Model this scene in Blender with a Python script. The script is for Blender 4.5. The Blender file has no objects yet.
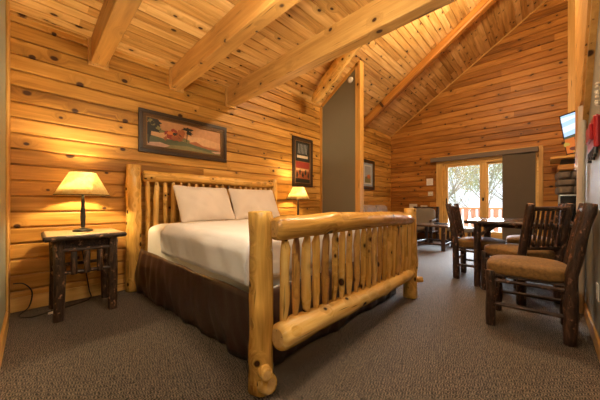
import bpy, math, random
from mathutils import Vector, Matrix, noise
PI = math.pi
C = bpy.context.scene.collection
SC = bpy.context.scene

# ---------------------------------------------------------------- camera, world, lights, exposure
FPX = 257.8
TH = math.atan((548 - 300) / FPX)            # heading of the room's long axis seen from the lens
cam = bpy.data.cameras.new('camera'); camo = bpy.data.objects.new('camera', cam); C.objects.link(camo)
camo.location = (0, 0, 1.0)
camo.rotation_euler = (PI / 2, 0, TH)
cam.sensor_width = 36; cam.lens = 36 * FPX / 600; cam.shift_y = 4 / 600
cam.clip_start = 0.02; cam.clip_end = 300
SC.camera = camo
vs = SC.view_settings
vs.view_transform = 'Standard'; vs.look = 'None'; vs.gamma = 1; vs.use_curve_mapping = False
vs.exposure = 0.62

w = bpy.data.worlds.new('sky'); SC.world = w; w.use_nodes = True
bg = w.node_tree.nodes['Background']
bg.inputs[0].default_value = (0.80, 0.90, 1.0, 1); bg.inputs[1].default_value = 1.15

def light(name, kind, loc, energy, color, size=0.1, rot=(0, 0, 0), sy=None):
    l = bpy.data.lights.new(name, kind); l.energy = energy; l.color = color
    if kind == 'AREA':
        l.size = size
        if sy: l.shape = 'RECTANGLE'; l.size_y = sy
    else: l.shadow_soft_size = size
    o = bpy.data.objects.new(name, l); o.location = loc; o.rotation_euler = rot; C.objects.link(o)
    return o
WARM = (1.0, 0.72, 0.42)
light('flush_ceiling_lamp', 'POINT', (-0.95, 0.95, 2.25), 40, (1.0, 0.83, 0.58), 0.10)
light('camera_side_fill', 'POINT', (-0.25, 0.12, 1.85), 15, (1.0, 0.86, 0.68), 0.08)  # added frontal fill beside the camera; no wall lamp stands here
light('vault_fan_lamp', 'POINT', (-0.55, 4.3, 4.25), 150, (1.0, 0.77, 0.47), 0.10)
light('vault_fan_lamp', 'POINT', (-0.9, 3.7, 3.9), 38, (1.0, 0.77, 0.47), 0.10)
sun = light('daylight', 'SUN', (-1, 12, 5), 36.0, (0.80, 0.91, 1.0), 0.1, (math.radians(-64), 0, math.radians(8)))
sun.data.angle = math.radians(50)

# ---------------------------------------------------------------- materials
M = {}
class NT:
    def __init__(s, name):
        m = bpy.data.materials.new(name); m.use_nodes = True
        s.m = m; s.t = m.node_tree; s.b = s.t.nodes['Principled BSDF']; M[name] = m
    def n(s, typ, **kw):
        nd = s.t.nodes.new(typ)
        for k, v in kw.items():
            if k.startswith('i_'): nd.inputs[k[2:].replace('_', ' ')].default_value = v
            else: setattr(nd, k, v)
        return nd
    def l(s, a, b): s.t.links.new(a, b)
    def math(s, op, a, b=None, clamp=False):
        nd = s.t.nodes.new('ShaderNodeMath'); nd.operation = op; nd.use_clamp = clamp
        for i, q in enumerate((a, b)):
            if q is None: continue
            if isinstance(q, (int, float)): nd.inputs[i].default_value = q
            else: s.l(q, nd.inputs[i])
        return nd.outputs[0]
    def vmath(s, op, a, b):
        nd = s.t.nodes.new('ShaderNodeVectorMath'); nd.operation = op
        for i, q in enumerate((a, b)):
            if isinstance(q, tuple): nd.inputs[i].default_value = q
            else: s.l(q, nd.inputs[i])
        return nd.outputs[0]
    def mix(s, fac, a, b, mode='MIX'):
        nd = s.t.nodes.new('ShaderNodeMix'); nd.data_type = 'RGBA'; nd.blend_type = mode
        for sock, q in ((nd.inputs[0], fac), (nd.inputs[6], a), (nd.inputs[7], b)):
            if isinstance(q, (int, float)): sock.default_value = q
            elif isinstance(q, tuple): sock.default_value = (*q, 1) if len(q) == 3 else q
            else: s.l(q, sock)
        return nd.outputs[2]
    def ramp(s, fac, stops):
        nd = s.t.nodes.new('ShaderNodeValToRGB'); cr = nd.color_ramp
        while len(cr.elements) < len(stops): cr.elements.new(0.5)
        for e, (p, c) in zip(cr.elements, stops): e.position = p; e.color = (*c, 1)
        s.l(fac, nd.inputs[0]); return nd.outputs[0]
    def noise(s, vec, scale, detail=2, rough=0.5, dist=0):
        nd = s.n('ShaderNodeTexNoise'); nd.inputs['Scale'].default_value = scale; nd.inputs['Detail'].default_value = detail
        nd.inputs['Roughness'].default_value = rough; nd.inputs['Distortion'].default_value = dist
        s.l(vec, nd.inputs['Vector']); return nd.outputs[0]
    def bump(s, h, strength, dist=0.01):
        nd = s.n('ShaderNodeBump'); nd.inputs['Strength'].default_value = strength; nd.inputs['Distance'].default_value = dist
        s.l(h, nd.inputs['Height']); s.l(nd.outputs[0], s.b.inputs['Normal'])
    def set(s, rough=0.5, metal=0, spec=0.5):
        s.b.inputs['Roughness'].default_value = rough; s.b.inputs['Metallic'].default_value = metal
        s.b.inputs['Specular IOR Level'].default_value = spec

def wood(name, lo, mid, hi, rough=0.4, knots=0.5, kscale=3.2, kr=(0.03, 0.09), spec=0.4, grain=1.0, streak=0.0, flat=False, bmp=0.12):
    s = NT(name)
    pc = s.n('ShaderNodeAttribute', attribute_name='pc').outputs['Vector']
    rn = s.n('ShaderNodeAttribute', attribute_name='rnd').outputs['Fac']
    off = s.n('ShaderNodeCombineXYZ')
    s.l(s.math('MULTIPLY', rn, 91.0), off.inputs[0]); s.l(s.math('MULTIPLY', rn, 37.0), off.inputs[1]); s.l(s.math('MULTIPLY', rn, 53.0), off.inputs[2])
    v = s.vmath('ADD', pc, off.outputs[0])
    # knots: Voronoi cells, only some of them live
    warp = s.noise(v, 6, 2); kv0 = s.vmath('MULTIPLY', v, (0.8, 1.05, 1.05))
    vor = s.n('ShaderNodeTexVoronoi', feature='F1', voronoi_dimensions='2D' if flat else '3D'); vor.inputs['Scale'].default_value = kscale; s.l(kv0, vor.inputs['Vector'])
    cs = s.n('ShaderNodeSeparateColor'); s.l(vor.outputs['Color'], cs.inputs[0])
    live = s.math('LESS_THAN', cs.outputs[0], knots)
    rad = s.math('ADD', s.math('MULTIPLY', cs.outputs[1], kr[1] - kr[0]), kr[0])
    dd = s.math('ADD', vor.outputs['Distance'], s.math('MULTIPLY', s.math('SUBTRACT', warp, 0.5), 0.05))
    kn = s.math('MULTIPLY', live, s.math('SUBTRACT', 1.0, s.math('DIVIDE', dd, rad), True))
    halo = s.math('MULTIPLY', live, s.math('SUBTRACT', 1.0, s.math('DIVIDE', dd, s.math('MULTIPLY', rad, 3.2)), True))
    # grain bends round the knots
    gv = s.vmath('MULTIPLY', v, (1.6, 26.0, 26.0))
    hv = s.n('ShaderNodeCombineXYZ'); s.l(s.math('MULTIPLY', halo, 3.0), hv.inputs[1])
    g1 = s.noise(s.vmath('ADD', gv, hv.outputs[0]), 1.0, 4, 0.6, 0.4)
    g2 = s.noise(s.vmath('MULTIPLY', v, (0.9, 6.0, 6.0)), 1.0, 2, 0.5, 0.8)
    t = s.math('ADD', s.math('MULTIPLY', g1, 0.55 * grain), s.math('MULTIPLY', g2, 0.45))
    t = s.math('ADD', t, s.math('MULTIPLY', s.math('SUBTRACT', rn, 0.5), 0.24 if flat else 0.2))
    t = s.math('ADD', s.math('MULTIPLY', s.math('SUBTRACT', t, 0.5), 1.35), 0.5)
    t = s.math('ADD', t, 0.5 * (1 - grain) * 0.55)
    col = s.ramp(t, [(0.18, lo), (0.5, mid), (0.82, hi)])
    if streak:
        sv = s.noise(s.vmath('MULTIPLY', v, (2.2, 9.0, 9.0)), 1.0, 3, 0.6, 0.6)
        col = s.mix(s.math('MULTIPLY', s.math('SUBTRACT', sv, 0.58, True), 5.0 * streak, True), col, (0.16, 0.055, 0.018))
    if not flat:
        ck = s.noise(s.vmath('MULTIPLY', v, (2.0, 38.0, 38.0)), 1.0, 2, 0.5, 0.3)
        col = s.mix(s.math('MULTIPLY', s.math('SUBTRACT', ck, 0.66, True), 12.0, True), col, tuple(x * 0.35 for x in lo))
    col = s.mix(s.math('MULTIPLY', halo, 0.55), col, tuple(x * 0.5 for x in mid))
    col = s.mix(s.math('MULTIPLY', kn, 2.6, True), col, (0.055, 0.020, 0.007))
    s.l(col, s.b.inputs['Base Color']); s.set(rough, 0, spec)
    s.bump(s.math('ADD', g1, s.math('MULTIPLY', g2, 1.5)), bmp, 0.004 if flat else 0.012)
    return s
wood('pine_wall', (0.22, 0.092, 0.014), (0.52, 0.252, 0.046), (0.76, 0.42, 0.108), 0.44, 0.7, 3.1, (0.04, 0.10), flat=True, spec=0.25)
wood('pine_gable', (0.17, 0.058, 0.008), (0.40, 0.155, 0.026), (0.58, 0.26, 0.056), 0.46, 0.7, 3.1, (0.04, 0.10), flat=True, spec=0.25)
wood('pine_ceiling', (0.32, 0.15, 0.034), (0.66, 0.38, 0.12), (0.90, 0.61, 0.26), 0.40, 0.75, 4.4, (0.05, 0.13), flat=True, spec=0.25)
wood('pine_trim', (0.42, 0.205, 0.042), (0.62, 0.34, 0.085), (0.78, 0.47, 0.15), 0.4, 0.3, 2.6)
wood('pine_beam', (0.33, 0.155, 0.034), (0.54, 0.285, 0.075), (0.72, 0.43, 0.14), 0.42, 0.8, 5.0, (0.06, 0.16))
wood('peeled_log', (0.32, 0.125, 0.018), (0.80, 0.45, 0.10), (0.97, 0.69, 0.27), 0.27, 0.8, 9.0, (0.10, 0.26), 0.5, 1.0, 0.5, bmp=0.6)
wood('peeled_log_dark', (0.20, 0.07, 0.012), (0.66, 0.35, 0.08), (0.92, 0.60, 0.22), 0.3, 0.9, 10.0, (0.12, 0.36), 0.5, 1.0, 2.6, bmp=0.6)
wood('daylit_log', (0.55, 0.42, 0.30), (0.75, 0.64, 0.50), (0.85, 0.76, 0.64), 0.3, 0.3, 5.0, spec=0.5)  # newel log: whitening from daylight is put into the wood colour
wood('log_end', (0.52, 0.28, 0.08), (0.70, 0.42, 0.14), (0.82, 0.56, 0.24), 0.45, 0.1, 9.0)
wood('oak_top', (0.46, 0.28, 0.14), (0.62, 0.42, 0.22), (0.74, 0.54, 0.32), 0.33, 0.15, 3.0)
wood('dark_top', (0.055, 0.03, 0.02), (0.10, 0.055, 0.035), (0.17, 0.10, 0.06), 0.16, 0.1, 3.0, spec=0.6)
wood('mantel_wood', (0.40, 0.17, 0.045), (0.55, 0.26, 0.07), (0.68, 0.36, 0.11), 0.4, 0.5, 4.0)

def bark(name, a, b, c):
    s = NT(name)
    pc = s.n('ShaderNodeAttribute', attribute_name='pc').outputs['Vector']
    rn = s.n('ShaderNodeAttribute', attribute_name='rnd').outputs['Fac']
    v = s.vmath('ADD', pc, s.vmath('MULTIPLY', s.n('ShaderNodeCombineXYZ').outputs[0], (1, 1, 1)))
    off = s.n('ShaderNodeCombineXYZ'); s.l(s.math('MULTIPLY', rn, 71.0), off.inputs[0])
    v = s.vmath('ADD', pc, off.outputs[0])
    g = s.noise(s.vmath('MULTIPLY', v, (9.0, 40.0, 40.0)), 1.0, 4, 0.65, 0.8)
    h = s.noise(s.vmath('MULTIPLY', v, (16.0, 26.0, 26.0)), 1.0, 3, 0.65)
    col = s.ramp(g, [(0.34, a), (0.52, b), (0.72, c)])
    col = s.mix(s.math('MULTIPLY', s.math('SUBTRACT', h, 0.585, True), 9.0, True), col, tuple(min(1, x * 3.2) for x in c))
    s.l(col, s.b.inputs['Base Color']); s.set(0.42, 0, 0.5); s.bump(g, 0.9, 0.012)
bark('hickory_bark', (0.012, 0.006, 0.004), (0.050, 0.023, 0.014), (0.13, 0.066, 0.038))
bark('nightstand_bark', (0.012, 0.006, 0.004), (0.045, 0.023, 0.013), (0.15, 0.08, 0.042))
def plain(name, col, rough=0.5, metal=0, spec=0.5, var=0.0, vscale=8, bump=0, bscale=60, emit=0, ecol=None):
    s = NT(name); s.set(rough, metal, spec); s.b.inputs['Base Color'].default_value = (*col, 1)
    if var or bump:
        tc = s.n('ShaderNodeTexCoord').outputs['Object']
    if var:
        nz = s.noise(tc, vscale, 3, 0.6)
        s.l(s.mix(nz, tuple(x * (1 - var) for x in col), tuple(min(1, x * (1 + var)) for x in col)), s.b.inputs['Base Color'])
    if bump: s.bump(s.noise(tc, bscale, 3, 0.6), bump, 0.004)
    if emit: s.b.inputs['Emission Color'].default_value = (*(ecol or col), 1); s.b.inputs['Emission Strength'].default_value = emit
    return s
plain('cut_end', (0.42, 0.20, 0.09), 0.5, var=0.3, vscale=40)
plain('grey_paint', (0.20, 0.19, 0.145), 0.55, var=0.05, vscale=3, bump=0.1, bscale=90)
plain('wall_paint', (0.30, 0.30, 0.255), 0.5, spec=0.3, var=0.08, vscale=5, bump=0.15, bscale=70)
plain('near_wall_paint', (0.30, 0.30, 0.23), 0.5, var=0.05, vscale=3)
plain('linen', (0.86, 0.81, 0.73), 0.8, spec=0.2, var=0.03, vscale=6, bump=0.25, bscale=14)
plain('pillow_linen', (0.72, 0.64, 0.57), 0.8, spec=0.2, var=0.03, vscale=6, bump=0.3, bscale=18)
plain('duvet_linen', (0.90, 0.89, 0.90), 0.8, spec=0.2, var=0.03, vscale=6, bump=0.25, bscale=12)
plain('mattress_ticking', (0.82, 0.76, 0.62), 0.8)
plain('skirt_satin', (0.058, 0.028, 0.021), 0.28, spec=0.7, var=0.25, vscale=20, bump=0.9, bscale=14)
plain('seat_velour', (0.21, 0.105, 0.024), 0.7, spec=0.4, var=0.85, vscale=48, bump=0.6, bscale=90)
M['seat_velour'].node_tree.nodes['Principled BSDF'].inputs['Sheen Weight'].default_value = 0.12
plain('sofa_leather', (0.36, 0.29, 0.26), 0.33, var=0.25, vscale=7, bump=0.2, bscale=40)
plain('cushion_cream', (0.26, 0.22, 0.175), 0.8, var=0.1, vscale=20)
plain('picture_frame', (0.030, 0.016, 0.009), 0.35, var=0.6, vscale=35, bump=0.3, bscale=50)
plain('frame_gilt', (0.085, 0.046, 0.018), 0.35, 0.4, var=0.4, vscale=40)
plain('frame_lip', (0.22, 0.12, 0.045), 0.35, 0.3)
plain('picture_mat', (0.6, 0.58, 0.52), 0.7)
plain('lamp_metal', (0.035, 0.035, 0.033), 0.35, 0.6)
plain('white_plastic', (0.8, 0.78, 0.72), 0.4)
plain('card_cream', (0.7, 0.62, 0.5), 0.6)
plain('black_plastic', (0.015, 0.015, 0.017), 0.3)
plain('cable_black', (0.012, 0.012, 0.012), 0.5)
plain('blind_fabric', (0.12, 0.09, 0.062), 0.85, var=0.08, vscale=5, bump=0.2, bscale=200)
plain('valance_fabric', (0.16, 0.12, 0.09), 0.7)
plain('red_metal', (0.45, 0.02, 0.025), 0.35)
plain('stone', (0.16, 0.125, 0.10), 0.75, var=0.45, vscale=9, bump=0.8, bscale=22)
plain('mortar', (0.07, 0.06, 0.05), 0.9)
plain('firebox_black', (0.008, 0.008, 0.008), 0.2)
plain('brushed_nickel', (0.6, 0.6, 0.58), 0.3, 1.0)
plain('deck_boards', (0.45, 0.36, 0.30), 0.7, var=0.15, vscale=6)
plain('baluster_red', (0.36, 0.235, 0.225), 0.6, var=0.15, vscale=6)
plain('rail_tan', (0.42, 0.25, 0.14), 0.6)
plain('outdoor_grass', (0.22, 0.24, 0.10), 0.9, var=0.3, vscale=0.6)
plain('tree_bark', (0.30, 0.27, 0.24), 0.9, var=0.3, vscale=3)
plain('leaf_yellow', (0.42, 0.38, 0.20), 0.7, var=0.35, vscale=2)
plain('leaf_green', (0.32, 0.34, 0.20), 0.7, var=0.35, vscale=2)
for nm, c in dict(art_peach=(0.52, 0.25, 0.10), art_peach_low=(0.60, 0.33, 0.15), art_green=(0.10, 0.11, 0.05), art_olive=(0.20, 0.17, 0.06),
                  art_red=(0.28, 0.035, 0.02), art_rust=(0.34, 0.10, 0.03), art_dark=(0.02, 0.018, 0.012), art_cream=(0.62, 0.5, 0.36),
                  art_pink=(0.55, 0.34, 0.24), art_orange=(0.62, 0.17, 0.03), art_grey=(0.35, 0.36, 0.36), art_blue=(0.3, 0.36, 0.42)).items():
    plain(nm, c, 0.45, var=0.25, vscale=22)
for nm, c, e in (('screen_sky', (0.42, 0.62, 0.95), 0.9), ('screen_cloud', (0.72, 0.82, 1.0), 0.95), ('screen_hill', (0.12, 0.13, 0.08), 0.5),
                 ('screen_orange', (0.75, 0.18, 0.03), 0.6), ('screen_yellow', (0.6, 0.36, 0.06), 0.6), ('screen_rust', (0.22, 0.06, 0.03), 0.5)):
    plain(nm, (0.02, 0.02, 0.02), 0.2, emit=e, ecol=c)
# lamp shade: translucent parchment
s = NT('parchment_shade')
tc = s.n('ShaderNodeTexCoord').outputs['Object']
nz = s.noise(tc, 28, 4, 0.7, 0.6)
colr = s.ramp(nz, [(0.35, (0.86, 0.68, 0.32)), (0.6, (0.98, 0.90, 0.62))])
tr = s.n('ShaderNodeBsdfTranslucent'); df = s.n('ShaderNodeBsdfDiffuse'); mx = s.n('ShaderNodeMixShader'); mx.inputs[0].default_value = 0.25
s.l(colr, tr.inputs[0]); s.l(colr, df.inputs[0]); s.l(tr.outputs[0], mx.inputs[1]); s.l(df.outputs[0], mx.inputs[2])
s.l(mx.outputs[0], s.t.nodes['Material Output'].inputs[0])
plain('bulb_glow', (1, 0.8, 0.5), 0.5, emit=6, ecol=(1, 0.72, 0.38))
plain('fixture_glow', (1, 0.9, 0.7), 0.5, emit=2, ecol=(1, 0.8, 0.5))
# glass
s = NT('window_glass')
tp = s.n('ShaderNodeBsdfTransparent'); gl = s.n('ShaderNodeBsdfGlossy'); gl.inputs['Roughness'].default_value = 0.02
mx = s.n('ShaderNodeMixShader'); mx.inputs[0].default_value = 0.06
s.l(tp.outputs[0], mx.inputs[1]); s.l(gl.outputs[0], mx.inputs[2]); s.l(mx.outputs[0], s.t.nodes['Material Output'].inputs[0])
# carpet: small herringbone loops
s = NT('carpet')
tc = s.n('ShaderNodeTexCoord').outputs['Object']
mp = s.n('ShaderNodeMapping'); mp.inputs['Rotation'].default_value = (0, 0, 0.78); s.l(tc, mp.inputs[0])
dist = s.noise(tc, 30, 3, 0.7)
sx = s.n('ShaderNodeSeparateXYZ'); s.l(mp.outputs[0], sx.inputs[0])
zig = s.math('PINGPONG', sx.outputs[0], 0.014)
ph = s.math('ADD', s.math('ADD', sx.outputs[1], zig), s.math('MULTIPLY', dist, 0.045))
wv = s.math('ADD', s.math('MULTIPLY', s.math('SINE', s.math('MULTIPLY', ph, 2 * PI / 0.016)), 0.5), 0.5)
fn = s.noise(tc, 105, 2, 0.8); big = s.noise(tc, 48, 3, 0.85)
tt = s.math('ADD', s.math('MULTIPLY', wv, 0.26), s.math('ADD', s.math('MULTIPLY', fn, 0.42), s.math('MULTIPLY', big, 0.36)))
s.l(s.ramp(tt, [(0.44, (0.006, 0.004, 0.003)), (0.52, (0.045, 0.032, 0.023)), (0.61, (0.24, 0.185, 0.14))]), s.b.inputs['Base Color'])
s.set(0.7, 0, 0.35); s.bump(tt, 0.9, 0.008); s.b.inputs['Sheen Weight'].default_value = 0.08

# ---------------------------------------------------------------- mesh helpers
class MB:
    def __init__(s): s.v = []; s.f = []; s.mi = []; s.pc = []; s.rn = []; s.sm = []
    def add(s, vs_, fs, mi=0, pcs=None, rnd=0.5, smooth=False):
        b = len(s.v); s.v += [Vector(q) for q in vs_]
        s.pc += [Vector(q) for q in (pcs or vs_)]; s.rn += [rnd] * len(vs_)
        for k, f in enumerate(fs):
            s.f.append([b + i for i in f]); s.mi.append(mi if isinstance(mi, int) else mi[k]); s.sm.append(smooth)
    def box(s, a, b, mi=0, axis=0, rnd=None, bev=0.0):
        (x0, y0, z0), (x1, y1, z1) = a, b
        rnd = random.random() if rnd is None else rnd
        e = min(bev, (x1 - x0) * .45, (y1 - y0) * .45, (z1 - z0) * .45)
        if e <= 0:
            vs_ = [(x, y, z) for z in (z0, z1) for y in (y0, y1) for x in (x0, x1)]
            fs = [(0, 2, 3, 1), (4, 5, 7, 6), (0, 1, 5, 4), (2, 6, 7, 3), (0, 4, 6, 2), (1, 3, 7, 5)]
        else:
            vs_ = []; idx = {}
            for i in (0, 1):
                for j in (0, 1):
                    for k in (0, 1):
                        c = [(x0, x1)[i], (y0, y1)[j], (z0, z1)[k]]; sg = [1 - 2 * i, 1 - 2 * j, 1 - 2 * k]
                        for ax in range(3):
                            p = [c[q] + (sg[q] * e if q != ax else 0) for q in range(3)]
                            idx[(i, j, k, ax)] = len(vs_); vs_.append(tuple(p))
            fs = []
            for i in (0, 1):
                a4 = [idx[(i, j, k, 0)] for j, k in ((0, 0), (1, 0), (1, 1), (0, 1))]; fs.append(a4 if i else a4[::-1])
                a4 = [idx[(j, i, k, 1)] for j, k in ((0, 0), (1, 0), (1, 1), (0, 1))]; fs.append(a4[::-1] if i else a4)
                a4 = [idx[(j, k, i, 2)] for j, k in ((0, 0), (1, 0), (1, 1), (0, 1))]; fs.append(a4 if i else a4[::-1])
            for i in (0, 1):
                for j in (0, 1):
                    fs.append([idx[(i, j, 0, 0)], idx[(i, j, 0, 1)], idx[(i, j, 1, 1)], idx[(i, j, 1, 0)]])
                    fs.append([idx[(i, 0, j, 0)], idx[(i, 0, j, 2)], idx[(i, 1, j, 2)], idx[(i, 1, j, 0)]])
                    fs.append([idx[(0, i, j, 1)], idx[(0, i, j, 2)], idx[(1, i, j, 2)], idx[(1, i, j, 1)]])
                    for k in (0, 1): fs.append([idx[(i, j, k, 0)], idx[(i, j, k, 1)], idx[(i, j, k, 2)]])
        perm = {0: (0, 1, 2), 1: (1, 2, 0), 2: (2, 0, 1)}[axis]
        s.add(vs_, fs, mi, [(v[perm[0]], v[perm[1]], v[perm[2]]) for v in vs_], rnd)
    def prism(s, poly, thick, frame, mi=0, rnd=None):
        # poly in (a, b); frame = (origin, A, B, N)
        o, A, B, N = [Vector(q) for q in frame]; n = len(poly); rnd = random.random() if rnd is None else rnd
        vs_ = [o + A * a + B * b for a, b in poly] + [o + A * a + B * b + N * thick for a, b in poly]
        fs = [list(range(n))[::-1], list(range(n, 2 * n))] + [[i, (i + 1) % n, n + (i + 1) % n, n + i] for i in range(n)]
        s.add(vs_, fs, mi, [(a, b, 0) for a, b in poly] + [(a, b, thick) for a, b in poly], rnd)
    def log(s, pts, rad, seg=12, irr=0.06, seed=0, knots=0, mi=0, cap=None, dome=0.0, step=0.06, rnd=None, scale=1.0):
        rng = random.Random(seed * 7919 + 13)
        pts = [Vector(p) for p in pts]
        if not isinstance(rad, (list, tuple)): rad = [rad] * len(pts)
        # resample
        P = []; R = []; L = []; acc = 0
        for i in range(len(pts) - 1):
            d = (pts[i + 1] - pts[i]).length; n = max(1, int(d / step))
            for k in range(n): t = k / n; P.append(pts[i].lerp(pts[i + 1], t)); R.append(rad[i] * (1 - t) + rad[i + 1] * t); L.append(acc + d * t)
            acc += d
        P.append(pts[-1]); R.append(rad[-1]); L.append(acc)
        rnd = rng.random() if rnd is None else rnd
        kn = [(rng.uniform(0.04, 0.96) * acc, rng.uniform(0, 2 * PI), rng.uniform(0.15, 0.42)) for _ in range(knots)]
        vs_ = []; pcs = []
        d0 = (P[1] - P[0]).normalized(); up = Vector((0, 0, 1)) if abs(d0.z) < 0.9 else Vector((1, 0, 0))
        a = d0.cross(up).normalized()
        def ring(p, d, r, l, scale_=1.0):
            nonlocal a
            a = (a - d * a.dot(d)).normalized(); b = d.cross(a)
            for k in range(seg):
                th = 2 * PI * k / seg; ca, sa = math.cos(th), math.sin(th)
                rr = r * (1 + irr * 2 * noise.noise(Vector((l * 5 / scale + seed * 3.1, ca * 1.2, sa * 1.2 + seed))))
                for (kl, ka, kh) in kn:
                    dl = (l - kl) / (r * 0.8); da = (th - ka + PI) % (2 * PI) - PI
                    q = dl * dl + (da * 1.6) ** 2
                    if q < 4: rr += r * kh * math.exp(-q * 1.4)
                vs_.append(p + (a * ca + b * sa) * rr * scale_); pcs.append((l, ca * r, sa * r))
        n = len(P)
        dirs = [((P[min(i + 1, n - 1)] - P[max(i - 1, 0)]).normalized()) for i in range(n)]
        prof = []
        if dome: prof += [(-0, dome * f, g) for f, g in ()]
        rings = 0
        if dome:
            for q in (0.25, 0.6, 0.85):
                ring(P[0] - dirs[0] * 0 + dirs[0] * (dome * (q ** 2) * 0.9), dirs[0], R[0], L[0], 0.45 + 0.55 * math.sin(q * PI / 2) if q < .8 else .96); rings += 1
        for i in range(n):
            p = P[i]
            if dome and i == 0: p = p + dirs[0] * dome
            if dome and i == n - 1: p = p - dirs[-1] * dome
            ring(p, dirs[i], R[i], L[i]); rings += 1
        if dome:
            for q in (0.85, 0.6, 0.25):
                ring(P[-1] - dirs[-1] * (dome * (q ** 2) * 0.9), dirs[-1], R[-1], L[-1], 0.45 + 0.55 * math.sin(q * PI / 2) if q < .8 else .96); rings += 1
        fs = []
        for i in range(rings - 1):
            for k in range(seg):
                fs.append([i * seg + k, i * seg + (k + 1) % seg, (i + 1) * seg + (k + 1) % seg, (i + 1) * seg + k])
        s.add(vs_, fs, mi, pcs, rnd, True)
        e0 = vs_[:seg]; e1 = vs_[-seg:]
        cm = mi if cap is None else cap
        s.add(e0, [list(range(seg))[::-1]], cm, pcs[:seg], rnd); s.add(e1, [list(range(seg))], cm, pcs[-seg:], rnd)
    def build(s, name, mats, parent=None, bevel=0):
        me = bpy.data.meshes.new(name)
        org = Vector((0, 0, 0))
        if parent is None and s.v:
            mn = Vector([min(v[i] for v in s.v) for i in range(3)]); mxx = Vector([max(v[i] for v in s.v) for i in range(3)])
            org = Vector(((mn.x + mxx.x) / 2, (mn.y + mxx.y) / 2, mn.z))
        me.from_pydata([v - org for v in s.v], [], s.f)
        for m in (mats if isinstance(mats, (list, tuple)) else [mats]): me.materials.append(M[m])
        me.polygons.foreach_set('material_index', s.mi); me.polygons.foreach_set('use_smooth', s.sm)
        at = me.attributes.new('pc', 'FLOAT_VECTOR', 'POINT'); at.data.foreach_set('vector', [c for q in s.pc for c in q])
        at = me.attributes.new('rnd', 'FLOAT', 'POINT'); at.data.foreach_set('value', s.rn)
        me.validate(); me.update()
        o = bpy.data.objects.new(name, me); C.objects.link(o); o.location = org
        if parent is not None: o.parent = parent
        if bevel:
            b = o.modifiers.new('bevel', 'BEVEL'); b.width = bevel; b.segments = 2; b.limit_method = 'ANGLE'
        return o
def thing(name, label, cat, loc=(0, 0, 0), rz=0, group=None):
    o = bpy.data.objects.new(name, None); C.objects.link(o); o.location = loc; o.rotation_euler = (0, 0, rz); o.empty_display_size = 0.1
    o['label'] = label; o['category'] = cat
    if group: o['group'] = group
    return o
def tag(o, label, cat, group=None):
    o['label'] = label; o['category'] = cat
    if group: o['group'] = group
    return o
def struct(o): o['kind'] = 'structure'; return o
def copy_tree(o, parent=None):
    c = o.copy(); C.objects.link(c)
    if parent is not None: c.parent = parent
    for ch in list(o.children): copy_tree(ch, c)
    return c
def blob(name, mat, cx, cy, cz, hx, hy, hz, n=10, p=4.0, amp=0.0, fr=5, parent=None, seed=0, fn=None):
    # superellipsoid cushion built as a subdivided cube pushed outward
    mb = MB(); vs_ = []; fs = []; idx = {}
    def vid(i, j, k):
        key = (i, j, k)
        if key not in idx:
            q = [2 * t / n - 1 for t in key]
            m = (abs(q[0]) ** p + abs(q[1]) ** p + abs(q[2]) ** p) ** (1 / p)
            mm = max(abs(t) for t in q)
            v = Vector([t / m * mm for t in q]); v = v * (1 if mm else 1)
            vv = Vector((v.x * hx, v.y * hy, v.z * hz))
            if amp:
                d = noise.noise(Vector((vv.x * fr + seed * 5.3, vv.y * fr, vv.z * fr * 0.6 + seed))) + 0.5 * noise.noise(Vector((vv.x * fr * 2.3, vv.y * fr * 2.3 + seed, vv.z * fr)))
                nn = Vector((v.x / hx, v.y / hy, v.z / hz)).normalized(); vv += nn * d * amp
            if fn: vv = fn(vv, v)
            idx[key] = len(vs_); vs_.append(vv + Vector((cx, cy, cz)))
        return idx[key]
    for i in range(n):
        for j in range(n):
            fs.append([vid(i, j, 0), vid(i, j + 1, 0), vid(i + 1, j + 1, 0), vid(i + 1, j, 0)])
            fs.append([vid(i, j, n), vid(i + 1, j, n), vid(i + 1, j + 1, n), vid(i, j + 1, n)])
            fs.append([vid(i, 0, j), vid(i + 1, 0, j), vid(i + 1, 0, j + 1), vid(i, 0, j + 1)])
            fs.append([vid(i, n, j), vid(i, n, j + 1), vid(i + 1, n, j + 1), vid(i + 1, n, j)])
            fs.append([vid(0, i, j), vid(0, i, j + 1), vid(0, i + 1, j + 1), vid(0, i + 1, j)])
            fs.append([vid(n, i, j), vid(n, i + 1, j), vid(n, i + 1, j + 1), vid(n, i, j + 1)])
    mb.add(vs_, fs, 0, None, 0.5, True)
    return mb.build(name, mat, parent)

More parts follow.
